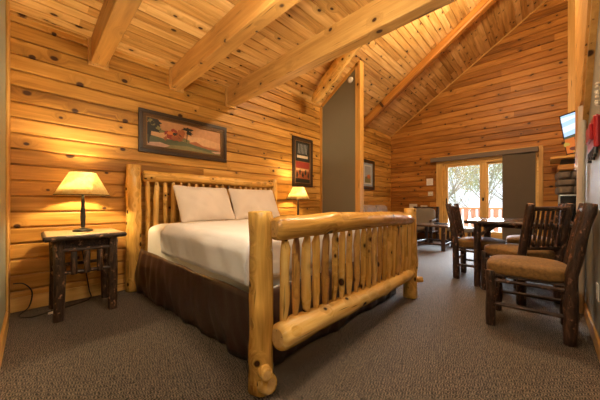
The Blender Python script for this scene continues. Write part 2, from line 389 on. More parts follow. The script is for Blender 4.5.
# boards: rows of shiplap with a real groove between rows
def planks(mb, o, U, V, N, u0, u1, v0, v1, pitch, phase=0.0, holes=(), lmin=1.4, lmax=4.0, seed=1, log=True, clip=None):
    rng = random.Random(seed); o, U, V, N = [Vector(q) for q in (o, U, V, N)]
    g = 0.024 if log else 0.012
    prof = [(0, -g), (0.06, -g), (0.07, -0.004), (0.12, 0.0), (0.90, 0), (0.965, -0.004), (0.97, -g), (1.0, -g)] if log else [(0, -g), (0.045, -g), (0.07, 0), (0.93, 0), (0.955, -g), (1, -g)]
    def dep(t):
        for (a, x), (b, y) in zip(prof, prof[1:]):
            if t <= b: return x + (y - x) * (t - a) / (b - a)
        return prof[-1][1]
    r = math.floor((v0 - phase) / pitch); row = phase + r * pitch
    while row < v1 - 1e-6:
        lo, hi = max(row, v0), min(row + pitch, v1)
        cuts = sorted({lo, hi} | {h for (_, _, a, b) in holes for h in (a, b) if lo + 1e-4 < h < hi - 1e-4})
        ends = []; u = u0 - rng.uniform(0, lmax)
        while u < u1: ends.append(u); u += rng.uniform(lmin, lmax)
        ends.append(u1 + 9); rnds = [rng.random() for _ in ends]
        for va, vb in zip(cuts, cuts[1:]):
            spans = [(u0, u1)]
            for (ha, hb, va_, vb_) in holes:
                if va >= va_ - 1e-4 and vb <= vb_ + 1e-4:
                    nsp = []
                    for (p, q) in spans:
                        if hb <= p or ha >= q: nsp.append((p, q)); continue
                        if ha > p: nsp.append((p, ha))
                        if hb < q: nsp.append((hb, q))
                    spans = nsp
            vv = [va] + [row + t * pitch for t, _ in prof if va + 1e-4 < row + t * pitch < vb - 1e-4] + [vb]
            for (p, q) in spans:
                for k in range(len(ends) - 1):
                    a, b = max(p, ends[k]), min(q, ends[k + 1])
                    if b - a < 0.002: continue
                    vs_ = []; pcs = []
                    for t in vv:
                        aa, bb = a, b
                        if clip: aa, bb = clip(t, a, b)
                        dp = dep((t - row) / pitch)
                        for uu in (aa, bb):
                            vs_.append(o + U * uu + V * t + N * dp); pcs.append((uu, t, 0))
                    if clip and all((vs_[2 * i] - vs_[2 * i + 1]).length < 1e-4 for i in range(len(vv))): continue
                    fs = [[2 * i, 2 * i + 1, 2 * i + 3, 2 * i + 2] for i in range(len(vv) - 1)]
                    if U.cross(V).dot(N) < 0: fs = [f[::-1] for f in fs]
                    mb.add(vs_, fs, 0, pcs, rnds[k])
        row += pitch

# ---------------------------------------------------------------- the setting
LX, RX, NY, FY = -3.56, 0.25, -0.15, 7.82
EZ, SL = 3.12, 0.666                       # eave height, roof slope
RXO, RIDGE = 1.8, 0.45
def roofz(x): return EZ + SL * (x - LX) if x < RIDGE else EZ + SL * (RIDGE - LX) - SL * (x - RIDGE)
RH = roofz(RIDGE)

mb = MB(); mb.box((LX - 0.1, NY - 0.1, -0.06), (RXO + 0.1, FY + 0.15, 0.0)); struct(mb.build('floor', 'carpet'))
# left wall
mb = MB(); planks(mb, (LX, 0, 0), (0, 1, 0), (0, 0, 1), (1, 0, 0), NY, FY, 0.0, EZ + 0.02, 0.147, 2.686 - 0.147 * 19, lmin=2.2, lmax=5.5, seed=3)
mb.box((LX - 0.12, NY - 0.12, 0), (LX - 0.026, FY + 0.15, EZ + 0.05)); struct(mb.build('wall_left', 'pine_wall'))
mb = MB(); mb.box((LX - 0.01, NY, 0), (LX + 0.018, FY, 0.13), axis=1, bev=0.004); struct(mb.build('baseboard_left', 'pine_trim'))
# far gable wall with the sliding door opening
DX0, DX1, DZ = -2.08, -0.15, 2.10
def gclip(z, a, b):
    lo = LX + max(0, (z - EZ)) / SL; hi = RIDGE + (RH - z) / SL
    return min(max(a, lo), hi), max(min(b, hi), min(max(a, lo), hi))
mb = MB(); planks(mb, (0, FY, 0), (1, 0, 0), (0, 0, 1), (0, -1, 0), LX, RXO, 0.0, RH, 0.1505, 4.973 - 0.1505 * 33, holes=[(DX0, DX1, 0, DZ)], lmin=1.6, lmax=4.5, seed=8, clip=gclip)
for (a, b, c, d) in ((LX - .1, DX0, 0, EZ), (DX1, RXO + .1, 0, EZ), (DX0, DX1, DZ, EZ)):
    mb.box((a, FY + 0.026, c), (b, FY + 0.14, d))
mb.prism([(LX - .1, EZ), (RXO + .1, EZ), (RXO + .1, roofz(RXO)), (RIDGE, RH + .03), (LX - .1, EZ + .0)], 0.12, ((0, FY + 0.026, 0), (1, 0, 0), (0, 0, 1), (0, 1, 0)))
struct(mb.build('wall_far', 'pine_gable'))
# rake trim and corner trims
L = math.hypot(1, SL); sd = Vector((1, 0, SL)) / L; sn = Vector((SL, 0, -1)) / L
mb = MB(); n = (RIDGE - LX) * L
mb.prism([(0, 0), (n, 0), (n, 0.022), (0, 0.022)], 0.02, ((LX, FY - 0.022, EZ), sd, sn, (0, 1, 0))); struct(mb.build('trim_1', 'pine_trim'))
mb = MB(); mb.box((0.30, FY - 0.03, 0), (0.46, FY, 5.4), axis=2); struct(mb.build('trim_2', 'pine_trim'))
# right wall, plastered, ends near the fireplace room
mb = MB(); mb.box((RX, NY - 0.12, 0), (RX + 0.12, 4.12, roofz(RX) + 0.02)); struct(mb.build('wall_right', 'wall_paint'))
mb = MB(); mb.box((RX - 0.016, NY, 0), (RX, 4.12, 0.10), axis=1, bev=0.003); struct(mb.build('baseboard_right', 'pine_trim'))
mb = MB(); planks(mb, (RXO, 0, 0), (0, 1, 0), (0, 0, 1), (-1, 0, 0), NY, FY, 0.0, roofz(RXO), 0.1505, 0, seed=12)
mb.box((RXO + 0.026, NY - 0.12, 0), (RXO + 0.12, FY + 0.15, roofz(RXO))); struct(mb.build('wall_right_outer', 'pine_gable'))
# near wall behind the lens
mb = MB(); mb.prism([(LX - .1, 0), (RXO + .1, 0), (RXO + .1, roofz(RXO)), (RIDGE, RH), (LX - .1, EZ)], 0.12, ((0, NY, 0), (1, 0, 0), (0, 0, 1), (0, -1, 0))); struct(mb.build('wall_near', 'near_wall_paint'))
mb = MB(); mb.box((LX, NY, 0), (LX + 0.36, NY + 0.012, 2.775), axis=2, bev=0.003); struct(mb.build('trim_3', 'pine_trim'))
mb = MB(); mb.box((LX + 0.36, NY, 0), (RX - 0.02, NY + 0.018, 0.12), axis=0, bev=0.003); struct(mb.build('baseboard_near', 'pine_trim'))
# vaulted ceiling, both slopes
mb = MB(); planks(mb, (LX, 0, EZ), (0, 1, 0), sd, sn, NY, FY, 0, n, 0.118, 0, lmin=1.4, lmax=3.6, seed=21, log=False)
sd2 = Vector((1, 0, -SL)) / L; sn2 = Vector((-SL, 0, -1)) / L
planks(mb, (RIDGE, 0, RH), (0, 1, 0), sd2, sn2, NY, FY, 0, (RXO - RIDGE) * L, 0.118, 0, lmin=1.0, lmax=2.8, seed=22, log=False)
for (o_, a_, nn, k) in ((Vector((LX, 0, EZ)), sd, sn, n), (Vector((RIDGE, 0, RH)), sd2, sn2, (RXO - RIDGE) * L)):
    mb.prism([(-0.1, NY - .12), (k + .02, NY - .12), (k + .02, FY + .15), (-0.1, FY + .15)], 0.08, (o_ - nn * 0.1, a_, (0, 1, 0), nn))
struct(mb.build('ceiling_vault', 'pine_ceiling'))
# flat ceiling under the loft
CZ = 2.775
mb = MB(); planks(mb, (0, 0, CZ), (0, 1, 0), (1, 0, 0), (0, 0, -1), NY, 2.14, LX, RX, 0.135, 0, lmin=1.4, lmax=3.4, seed=31, log=False)
mb.box((LX, NY, CZ + 0.015), (RX, 2.14, CZ + 0.10), axis=1); struct(mb.build('ceiling', 'pine_ceiling'))
mb = MB()
for a, b in ((NY, 0.40), (0.60, 1.25), (1.42, 2.04)):
    mb.box((LX, a, CZ - 0.024), (LX + 0.022, b, CZ), axis=1)
struct(mb.build('trim_4', 'pine_trim'))
mb = MB(); mb.box((LX, 2.22, EZ - 0.03), (LX + 0.02, 4.33, EZ + 0.01), axis=1); struct(mb.build('trim_5', 'pine_trim'))

# beams (each one its own thing)
for k, (y, lab) in enumerate(((0.50, 'square pine ceiling beam nearest the camera, at the top left corner'),
                              (1.32, 'middle square pine ceiling beam, above the bedside picture'),
                              (2.13, 'longest square pine ceiling beam, at the edge of the flat ceiling'))):
    mb = MB()
    x0 = LX + 0.03
    mb.box((x0, y - 0.065, 2.52), (RX, y + 0.075, CZ + (0.12 if k == 2 else 0)), axis=0, rnd=0.35 + 0.2 * k, bev=0.006)
    mb.box((LX, y - 0.085, 2.495), (LX + 0.035, y + 0.095, CZ), axis=2, rnd=0.6, bev=0.003)
    tag(mb.build('ceiling_beam', 'pine_beam'), lab, 'beam')
# log rafter in front of the partition
def roofpt(x, y, off): return Vector((x, y, roofz(x))) + sn * off
mb = MB(); mb.log([roofpt(-3.45, 3.83, 0.23), roofpt(-3.34, 3.83, 0.22), roofpt(-2.95, 3.83, 0.18), roofpt(-2.6, 3.83, 0.14), roofpt(RIDGE - .35, 3.83, 0.135)], [0.06, 0.10, 0.118, 0.12, 0.125], 16, 0.12, 41, 5, 0, 1, 0.03)
tag(mb.build('log_rafter', ['peeled_log', 'log_end']), 'round peeled log rafter with a split end, in front of the grey partition', 'rafter')
mb = MB(); mb.prism([(0, -.09), (n - .3, -.075), (n - .3, .075), (0, .075)], 0.17, (Vector((LX, 6.0, EZ)) + sn * 0.0, sd, (0, 1, 0), sn), rnd=.5)
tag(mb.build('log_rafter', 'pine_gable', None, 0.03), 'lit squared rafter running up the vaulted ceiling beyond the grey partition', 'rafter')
# grey partition stub wall
PY0, PY1, PX = 4.35, 4.45, -2.60
mb = MB(); mb.prism([(LX, 0), (PX, 0), (PX, roofz(PX)), (LX, EZ)], PY1 - PY0, ((0, PY0, 0), (1, 0, 0), (0, 0, 1), (0, 1, 0))); struct(mb.build('wall_partition', 'grey_paint'))
mb = MB()
mb.box((LX, PY0 - 0.018, 0), (LX + 0.045, PY0, EZ - 0.02), axis=2)
mb.box((PX - 0.085, PY0 - 0.018, 0), (PX + 0.018, PY0, roofz(PX) - 0.01), axis=2)
mb.box((PX, PY0, 0), (PX + 0.018, PY1 + 0.018, roofz(PX) - 0.01), axis=2)
k = (PX - LX - .05) * L
mb.prism([(0.04, 0.0), (k, 0.0), (k, 0.06), (0.04, 0.06)], 0.018, ((LX, PY0 - 0.018, EZ), sd, sn, (0, 1, 0)))
struct(mb.build('trim_6', 'pine_trim'))
# timber facing at the end of the right wall, its lower edge following the loft stair
mb = MB()
mb.prism([(4.13, 1.367), (3.80, 1.367), (3.13, 1.84), (2.63, 2.36), (2.2, 2.85), (2.2, 5.6), (4.13, 5.6)], 0.035, ((RX, 0, 0), (0, 1, 0), (0, 0, 1), (-1, 0, 0)), rnd=.4)
mb.prism([(3.20, 1.86), (2.70, 2.38), (2.30, 2.84), (2.2, 2.95), (2.2, 3.3), (2.9, 2.5), (3.55, 1.86)], 0.05, ((RX, 0, 0), (0, 1, 0), (0, 0, 1), (-1, 0, 0)), rnd=.7)
struct(mb.build('trim_7', 'pine_beam'))

# ---------------------------------------------------------------- sliding door (setting)
door = bpy.data.objects.new('door_1', None); C.objects.link(door); struct(door); door.location = (0, 0, 0)
mb = MB(); y0, y1 = FY - 0.025, FY
mb.box((DX0 - 0.16, y0, 0), (DX0, y1, DZ + 0.0), axis=2, bev=.003); mb.box((DX1, y0, 0), (DX1 + 0.075, y1, DZ + 0.20), axis=2, bev=.003)
mb.box((DX0 - 0.16, y0, DZ), (DX1, y1, DZ + 0.20), axis=0, bev=.003)
mb.build('door_casing', 'pine_trim', door)
mb = MB()
mb.box((DX0, FY, 0), (DX0 + 0.03, FY + .13, DZ)); mb.box((DX1 - .03, FY, 0), (DX1, FY + .13, DZ)); mb.box((DX0, FY, DZ - 0.05), (DX1, FY + .13, DZ), axis=0); mb.box((DX0, FY, 0), (DX1, FY + .13, 0.05), axis=0)
mb.build('door_frame', 'pine_trim', door)
def sash(x0, x1, y, sl, sr, name):
    mb = MB()
    mb.box((x0, y, 0.05), (x0 + sl, y + 0.045, DZ - .05), axis=2, bev=.004); mb.box((x1 - sr, y, 0.05), (x1, y + 0.045, DZ - .05), axis=2, bev=.004)
    mb.box((x0 + sl, y, 0.05), (x1 - sr, y + 0.045, 0.31), axis=0, bev=.004); mb.box((x0 + sl, y, DZ - .11), (x1 - sr, y + 0.045, DZ - .05), axis=0, bev=.004)
    o = mb.build(name, 'pine_trim', door)
    g = MB(); g.box((x0 + sl, y + .018, 0.31), (x1 - sr, y + .026, DZ - .11)); g.build('glass_pane', 'window_glass', o)
sash(DX0 + .03, -1.10, FY + .01, 0.09, 0.14, 'sliding_sash'); sash(-1.14, DX1 - .03, FY + .065, 0.07, 0.09, 'fixed_sash')
mb = MB(); mb.box((-1.995, FY - .035, .93), (-1.965, FY - .02, 1.15), bev=.005); mb.box((-1.99, FY - .02, .95), (-1.97, FY + .012, .97)); mb.box((-1.99, FY - .02, 1.11), (-1.97, FY + .012, 1.13)); mb.build('door_handle', 'lamp_metal', door)
mb = MB(); mb.box((-1.19, FY - .008, 1.08), (-1.15, FY + .012, 1.16), bev=.005); mb.build('door_latch', 'lamp_metal', door)
# valance and panel blind
t = thing('panel_blind', 'dark brown fabric panel blind drawn over the right side of the sliding door', 'blind', (-1.2, 7.70, 0))
mb = MB(); mb.box((-1.17, 0.0, 2.16), (1.05, 0.092, 2.27), bev=.01); mb.build('valance', 'valance_fabric', t)
mb = MB()
for k, (a, b) in enumerate(((0.42, 0.74), (0.70, 1.0))): mb.box((a, 0.03 + .02 * k, 0.04), (b, 0.036 + .02 * k, 2.16))
mb.build('fabric_panel', 'blind_fabric', t)

# ---------------------------------------------------------------- outdoors
mb = MB(); mb.box((-7, FY + .16, -0.12), (4, 9.9, -0.02)); struct(mb.build('deck', 'deck_boards'))
mb = MB()
N_ = 40; 
vs_ = [(-40 + 80 * i / N_, 9.95 + 60 * j / N_, -1.2 - 0.02 * j + 0.5 * noise.noise(Vector((i * .4, j * .4, 0)))) for j in range(N_ + 1) for i in range(N_ + 1)]
mb.add(vs_, [[j * (N_ + 1) + i, j * (N_ + 1) + i + 1, (j + 1) * (N_ + 1) + i + 1, (j + 1) * (N_ + 1) + i] for j in range(N_) for i in range(N_)], 0, None, .5, True)
struct(mb.build('ground', 'outdoor_grass'))
t = thing('deck_railing', 'reddish brown deck railing with flat balusters outside the glass door', 'railing', (0, 9.6, -0.02))
mb = MB(); mb.box((-7, -.04, .86), (4, .07, .91), axis=0, bev=.006); mb.build('top_rail', 'rail_tan', t)
mb = MB(); mb.box((-7, -.0, .08), (4, .03, .16), axis=0); mb.build('bottom_rail', 'baluster_red', t)
for i in range(30):
    x = -4.6 + i * 0.19
    mb = MB(); mb.box((x, -.02, .10), (x + .125, 0.0, .86)); mb.build('baluster', 'baluster_red', t)
def tree(x, y, h, seed, leaf, label):
    rng = random.Random(seed); t = thing('tree', label, 'tree', (x, y, -1.8), 0, 'bare trees beyond the deck')
    mb = MB(); tips = []
    def br(p, d, ln, r, lev):
        q = p + d * ln * .5 + Vector((rng.uniform(-.06, .06), rng.uniform(-.06, .06), 0)) * ln; e = q + (d + Vector((0, 0, .12))).normalized() * ln * .5
        mb.log([p, q, e], [r, r * .8, r * .6], 6, .05, rng.randint(0, 999), step=9)
        if lev >= 2: tips.append((e + q) / 2); tips.append(e)
        if lev >= 4: return
        for _ in range(5 if lev < 2 else 3):
            a = rng.uniform(0, 2 * PI); sp = rng.uniform(.4, .9)
            nd = (d + Vector((math.cos(a) * sp, math.sin(a) * sp, rng.uniform(-.1, .35)))).normalized()
            br(q.lerp(e, rng.random()), nd, ln * rng.uniform(.55, .75), r * .52, lev + 1)
    br(Vector((0, 0, 0)), Vector((rng.uniform(-.1, .1), 0, 1)), h * .40, .055, 0)
    mb.build('trunk', 'tree_bark', t)
    lf = MB()
    for p in tips:
        for _ in range(5):
            c = p + Vector((rng.gauss(0, .22), rng.gauss(0, .22), rng.gauss(0, .22))); a = Vector((rng.uniform(-1, 1), rng.uniform(-1, 1), rng.uniform(-1, 1))).normalized(); b = a.cross(Vector((rng.random(), rng.random(), 1))).normalized()
            k = rng.uniform(.03, .055); lf.add([c - a * k, c + b * k * .6, c + a * k, c - b * k * .6], [[0, 1, 2, 3]])
    lf.build('foliage', leaf, t)
for i, (x, y, h) in enumerate(((-3.9, 14, 7.2), (-2.2, 15.5, 7.8), (-6.2, 17, 8.6), (-0.6, 17, 8.2), (-4.6, 20, 9), (-2.6, 19, 8.8))):
    tree(x, y, h, 60 + i, ('leaf_yellow', 'leaf_green')[i % 2], ('pale tree with sparse yellow leaves beyond the deck railing' if i % 2 == 0 else 'pale tree with sparse green leaves beyond the deck railing'))

# ---------------------------------------------------------------- log bed
bed = thing('log_bed', 'king size peeled log bed with spindle headboard and footboard', 'bed', (-2.3, 1.84, 0))
BO = Vector((-2.3, 1.84, 0))
def bl(fn, name, mats=('peeled_log', 'log_end'), parent=None, dx=0):
    m = MB(); fn(m)
    for i, v in enumerate(m.v): m.v[i] = v - BO
    return m.build(name, list(mats), parent or bed)
def post(x, y, top, r, seed, stubs=()):
    def f(m):
        m.log([(x + .005, y, 0), (x, y + .004, top * .5), (x, y, top)], [r * 1.03, r, r * .97], 24, 0.07, seed, 5, 0, 1, 0.006)
        for (z, a, ln, rr) in stubs:
            d = Vector((math.cos(a), math.sin(a), .12)); p = Vector((x, y, z)) + d * r * .6
            m.log([p, p + d * (r * .4 + ln)], [rr * 1.3, rr], 12, .06, seed + 9, 0, 0, 1, .006, .02)
    bl(f, 'post')
post(-1.122, 0.857, 0.962, 0.064, 1, [(0.13, -0.35, .055, .030), (0.055, 0.0, .03, .045)])
post(-1.07, 2.82, 0.955, 0.068, 2, [(0.19, 0.35, .06, .026)])
post(-3.46, 0.815, 1.455, 0.078, 3)
post(-3.46, 2.93, 1.43, 0.062, 4)
bl(lambda m: m.log([(-1.045, .880, .868), (-1.03, 1.5, .876), (-1.03, 2.2, .870), (-1.06, 2.78, .84)], [.066, .068, .064, .060], 20, .05, 11, 7, 0, 1, .05), 'rail', ('peeled_log', 'log_end'))
bl(lambda m: m.log([(-1.03, .895, .292), (-1.04, 1.3, .285), (-1.05, 1.8, .27), (-1.06, 2.77, .262)], [.074, .070, .066, .058], 20, .05, 12, 6, 0, 1, .03), 'rail')
bl(lambda m: m.log([(-3.44, .90, 1.330), (-3.44, 1.9, 1.335), (-3.44, 2.88, 1.325)], [.064, .064, .060], 18, .05, 13, 6, 0, 1, .02), 'rail')
bl(lambda m: m.log([(-3.44, .90, .32), (-3.44, 2.88, .32)], [.06, .058], 16, .05, 14, 4, 0, 1), 'rail')
for (y, e) in ((1.02, .90), (2.66, 2.78)):
    bl(lambda m: m.log([(-3.40, e, .20), (-3.2, y, .20), (-1.42, y, .20), (-1.14, e, .20)], [.045, .045, .045, .045], 14, .05, 15, 4, 0, 1), 'side_rail')
rng = random.Random(5)
for i in range(20):
    y = 0.955 + i * 0.0925; r = rng.uniform(.021, .0285); dy = rng.uniform(-.010, .010)
    bl(lambda m: m.log([(-1.045, y, .30), (-1.045, y, .36), (-1.04, y + dy, .45), (-1.04, y + dy, .60 + rng.uniform(-.06, .06)), (-1.037, y + dy, .76), (-1.035, y + dy * .5, .80), (-1.035, y + dy * .5, .86)], [r * .6, r * .75, r * 1.05, r, r * .98, r * .7, r * .5], 12, .16, 100 + i, rng.randint(3, 7), 0, 0), 'spindle',
       (('peeled_log_dark',) if i in (1, 4, 8, 11, 12, 16) else ('peeled_log',)))
for i in range(20):
    y = 0.955 + i * 0.0985; r = rng.uniform(.024, .031)
    bl(lambda m: m.log([(-3.44, y, .32), (-3.44, y + rng.uniform(-.01, .01), .8), (-3.44, y, 1.20), (-3.44, y, 1.30)], [r, r * 1.05, r, r * .55], 12, .09, 200 + i, rng.randint(1, 4), 0, 0), 'spindle', ('peeled_log',))

# mattress, duvet, skirt, pillows
mt = blob('mattress', 'linen', -2.32, 1.84, 0.548, 1.09, 0.972, 0.238, 44, 8, 0.008, 4, seed=2)
tag(mt, 'cream sheeted king mattress lying on the log bed', 'mattress')
bx = blob('box_spring', 'mattress_ticking', -2.30, 1.84, 0.285, 1.06, 0.935, 0.05, 12, 12)
tag(bx, 'box spring under the mattress on the log bed', 'box spring')
def duv(v, u):
    # drapes over the edges, loose hem
    if u.z < -0.1:
        v.y *= 1 + 0.012 * math.sin(v.x * 13) ; v.z += 0.02 * math.sin(v.x * 5 + v.y * 4)
    return v
def drape(name, mat, x0, x1, y0, y1, zt, hem, seed, label, foot=True, r=0.09):
    # open sheet: profile down near side, across, down far side; closed at the foot end
    mb = MB(); na, nb = 90, 46
    prof = []
    for i in range(na + 1):
        prof.append(i / na)
    drop = zt - hem; W = (y1 - y0); tot = W + 2 * drop
    def pos(sx, q):
        d = q * tot
        if d < drop: y, z = y0, hem + d
        elif d < drop + W: y, z = y0 + d - drop, zt
        else: y, z = y1, zt - (d - drop - W)
        # round the shoulders
        for (yc, sg) in ((y0, 1), (y1, -1)):
            e = (y - yc) * sg
            dd = (zt - z)
            if e < r and dd < r and (e > -1e-6):
                t = (e if dd < 1e-6 else -dd)
                a = (t + r) / (2 * r) * PI / 2
                y = yc + sg * (r - r * math.cos(a)); z = zt - r + r * math.sin(a)
                break
        x = sx
        return Vector((x, y, z))
    vs_ = []
    Lx = x1 - x0
    for j in range(nb + 1):
        s_ = j / nb * (Lx + drop)
        for q in prof:
            if s_ < Lx: p = pos(x0 + s_, q); fx = 0
            else:
                p = pos(x1, q); fx = s_ - Lx
                p.z = min(p.z, max(hem, p.z - fx) if p.z > hem else p.z)
            e = x1 - p.x
            if s_ < Lx and e < r:
                a = (1 - e / r); p.z -= r * .5 * a * a * (1 if p.z > zt - .02 else 0)
            w1 = noise.noise(Vector((p.x * 3.2 + seed, p.y * 2.6, p.z * 3))); w2 = noise.noise(Vector((p.x * 9 + seed, p.y * 7, p.z * 4)))
            w3 = noise.noise(Vector((p.x * 14 + p.z * 9, seed, p.y * 3)))
            side = 1 if (p.z < zt - r * .6) else 0
            if side: p.y += (-1 if q < .5 else 1) * (0.016 * w1 + 0.014 * w3 + 0.008)
            if fx: p.x += 0.02 * w1 + 0.010 * w2
            p.z += (0.013 * w1 + 0.009 * w2) * (1 - side) + side * 0.012 * w1
            vs_.append(p)
    m = na + 1
    mb.add(vs_, [[j * m + i, j * m + i + 1, (j + 1) * m + i + 1, (j + 1) * m + i] for j in range(nb) for i in range(na)], 0, None, .5, True)
    o = mb.build(name, mat)
    so = o.modifiers.new('thick', 'SOLIDIFY'); so.thickness = 0.014; so.offset = 0
    return tag(o, label, 'bedding')
drape('duvet', 'duvet_linen', -2.62, -1.225, 0.852, 2.826, 0.802, 0.545, 3, 'smooth white duvet covering the foot half of the bed')
# bed skirt
mb = MB(); cols = 220; pts = [(-3.36, .86), (-1.235, .86), (-1.215, .90), (-1.215, 2.78), (-1.235, 2.81), (-3.34, 2.81)]
path = []
for (a, b) in zip(pts, pts[1:]):
    a = Vector(a); b = Vector(b); k = max(1, int((b - a).length / .028))
    for i in range(k): path.append(a.lerp(b, i / k))
path.append(Vector(pts[-1]))
rows = 10; vs_ = []
for j in range(rows + 1):
    h = j / rows
    for i, p in enumerate(path):
        a = path[max(i - 1, 0)]; b = path[min(i + 1, len(path) - 1)]; d = (b - a).normalized(); nn = Vector((d.y, -d.x))
        fold = (noise.noise(Vector((i * .11, h * .8, 3))) * .034 + noise.noise(Vector((i * .33, h * 2.4, 9))) * .020) * (0.25 + h)
        bulge = 0.022 * math.sin(h * PI) - 0.005
        fr_ = max(0, min(1, (p.x + 3.34) / 2.1)); q = p + nn * (bulge + fold)
        if p.y < 1.0: q.y += h * (-.03 + .12 * fr_)
        z = 0.49 - h * 0.478 + (noise.noise(Vector((i * .05, 0, 1))) * .02 if j == 0 else 0)
        vs_.append((q.x, q.y, z))
m = len(path)
mb.add(vs_, [[j * m + i, (j + 1) * m + i, (j + 1) * m + i + 1, j * m + i + 1] for j in range(rows) for i in range(m - 1)], 0, None, .5, True)
o = mb.build('bed_skirt', 'skirt_satin'); so = o.modifiers.new('thick', 'SOLIDIFY'); so.thickness = .006; so.offset = 0
tag(o, 'dark brown satin bed skirt hanging to the carpet round the log bed', 'bed skirt')
def pillow(y, seed, label, tilt, rz, hy=.41):
    def f(v, u):
        k = (1 - abs(u.y) ** 3 * .0); e = max(abs(u.y), abs(u.z))
        th = (1 - abs(u.y) ** 2.6) ** .6 * (1 - abs(u.z) ** 2.6) ** .6 if e < 1 else 0
        sx = (1 if u.x > 0 else -1) if abs(u.x) > .001 else 0
        y_ = u.y * hy * (1 + .05 * abs(u.z) ** 4) ; z_ = u.z * .235 * (1 + .10 * abs(u.y) ** 4)
        x_ = abs(u.x) ** .6 * sx * .10 * (0.06 + 0.94 * th) + (noise.noise(Vector((y_ * 8 + seed, z_ * 8, sx))) * .020 + noise.noise(Vector((y_ * 22 + z_ * 14 + seed, z_ * 10, sx))) * .008) * (.4 + .6 * th)
        return Vector((x_, y_, z_))
    o = blob('pillow', 'pillow_linen', 0, 0, 0, 1, 1, 1, 26, 14, 0, seed=seed, fn=f)
    me = o.data; off = o.location.copy()
    for v in me.vertices: v.co += off
    o.location = (-3.20, y, 1.005); o.rotation_euler = (0, tilt, rz)
    return tag(o, label, 'pillow', 'bed pillows')
pillow(1.57, 1, 'white pillow leaning on the headboard, nearer the lit nightstand', math.radians(-26), 0.10, .375)
pillow(2.35, 7, 'white pillow leaning on the headboard, farther from the camera', math.radians(-26), -0.06, .385)

# ---------------------------------------------------------------- nightstands and lamps
def nightstand(y, label):
    t = thing('nightstand', label, 'nightstand', (-3.21, y, 0), 0, 'rustic bark nightstands')
    mb = MB(); mb.box((-.29, -.265, .708), (.30, .265, .736), axis=1, rnd=.4, bev=.004); tt = mb.build('tabletop', 'oak_top', t)
    mb = MB(); mb.log([(.295, -.275, .712), (.298, 0, .715), (.295, .275, .712)], .022, 10, .12, 5); mb.log([(-.28, -.268, .712), (.29, -.268, .712)], .020, 10, .12, 6); mb.log([(-.28, .268, .712), (.29, .268, .712)], .020, 10, .12, 7)
    mb.build('bark_edge', 'nightstand_bark', tt)
    for i, (x, yy) in enumerate(((.20, -.19), (.20, .19), (-.22, -.20), (-.22, .20))):
        mb = MB(); mb.log([(x, yy, 0), (x + .005, yy + .01 * (1 - i % 2), .35), (x, yy, .71)], [.036, .039, .038], 14, .09, 20 + i, 4); mb.build('leg', 'nightstand_bark', t)
    for z, xx in ((.60, .215), (.405, .215), (.60, -.22), (.405, -.22)):
        mb = MB(); mb.log([(xx, -.21, z), (xx, .21, z)], .017, 10, .1, int(z * 100), 1, 0, 1); mb.build('stretcher', ['nightstand_bark', 'cut_end'], t)
    for yy in (-.09, 0, .09):
        mb = MB(); mb.log([(.225, yy, .385), (.225, yy, .585)], [.024, .022], 10, .1, int(yy * 100) + 50, 1, 0, 1, .006); mb.build('spindle', ['nightstand_bark', 'cut_end'], t)
    for yy in (-.20, .20):
        for z in (.60, .405):
            mb = MB(); mb.log([(-.2, yy, z), (.2, yy, z)], .015, 8, .1, 8, 0); mb.build('stretcher', ['nightstand_bark'], t)
    mb = MB(); mb.box((-.2, -.17, .60), (.19, .17, .70), bev=.004); mb.build('drawer_box', 'hickory_bark', t)
    return t
nightstand(0.345, 'bark-legged nightstand with pale top and table lamp, left of the bed')
nightstand(3.37, 'bark-legged nightstand mostly hidden behind the bed, under the small lamp')
def lathe(mb, prof, seg=32, cx=0, cy=0, mi=0):
    n = len(prof); vs_ = [(cx + r * math.cos(2 * PI * k / seg), cy + r * math.sin(2 * PI * k / seg), z) for r, z in prof for k in range(seg)]
    mb.add(vs_, [[i * seg + k, i * seg + (k + 1) % seg, (i + 1) * seg + (k + 1) % seg, (i + 1) * seg + k] for i in range(n - 1) for k in range(seg)], mi, None, .5, True)
def lamp(x, y, z0, k, label, energy):
    t = thing('table_lamp', label, 'lamp', (x, y, z0), 0, 'bedside table lamps')
    mb = MB(); lathe(mb, [(0, .0), (.078, .0), (.080, .010), (.06, .020), (.035, .026), (.02, .034), (0, .034)]); mb.build('base', 'lamp_metal', t)
    mb = MB(); lathe(mb, [(.014, .03), (.017, .06), (.022, .14), (.018, .20), (.013, .26), (.015, .29), (.012, .30), (.012, .38), (0, .38)], 20); st = mb.build('stem', 'lamp_metal', t)
    sh = MB(); rb, rt, zb, zt_ = .212 * k, .100 * k, .350, .350 + .222 * k
    lathe(sh, [(rb, zb), (rt, zt_)], 40); o = sh.build('lamp_shade', 'parchment_shade', t); so = o.modifiers.new('thick', 'SOLIDIFY'); so.thickness = .002
    mb = MB()
    for (r, z) in ((rb, zb), (rt, zt_)): lathe(mb, [(r - .002, z - .003), (r + .003, z - .003), (r + .003, z + .004), (r - .002, z + .004)], 40)
    for a in range(3): mb.log([(rt * math.cos(a * 2.1), rt * math.sin(a * 2.1), zt_), (0, 0, zt_ - .01)], .0025, 6, 0, 1)
    mb.build('shade_ring', 'lamp_metal', o)
    mb = MB(); lathe(mb, [(0, .38), (.012, .385), (.028, .43), (.026, .455), (.012, .475), (0, .48)], 16); mb.build('bulb', 'bulb_glow', st)
    light('lamp_bulb_light', 'POINT', (x, y, z0 + .49), energy, (1.0, 0.74, 0.40), .035)
    return t
first_lamp = lamp(-3.27, 0.345, .736, 1.0, 'lit table lamp with parchment shade on the nightstand left of the bed', 32)
lamp(-3.27, 3.35, .736, 1.0, 'smaller looking lit table lamp beyond the bed, beside the grey partition', 26)
for o in bpy.data.objects:
    if o.name.startswith('bulb'): o.visible_shadow = True
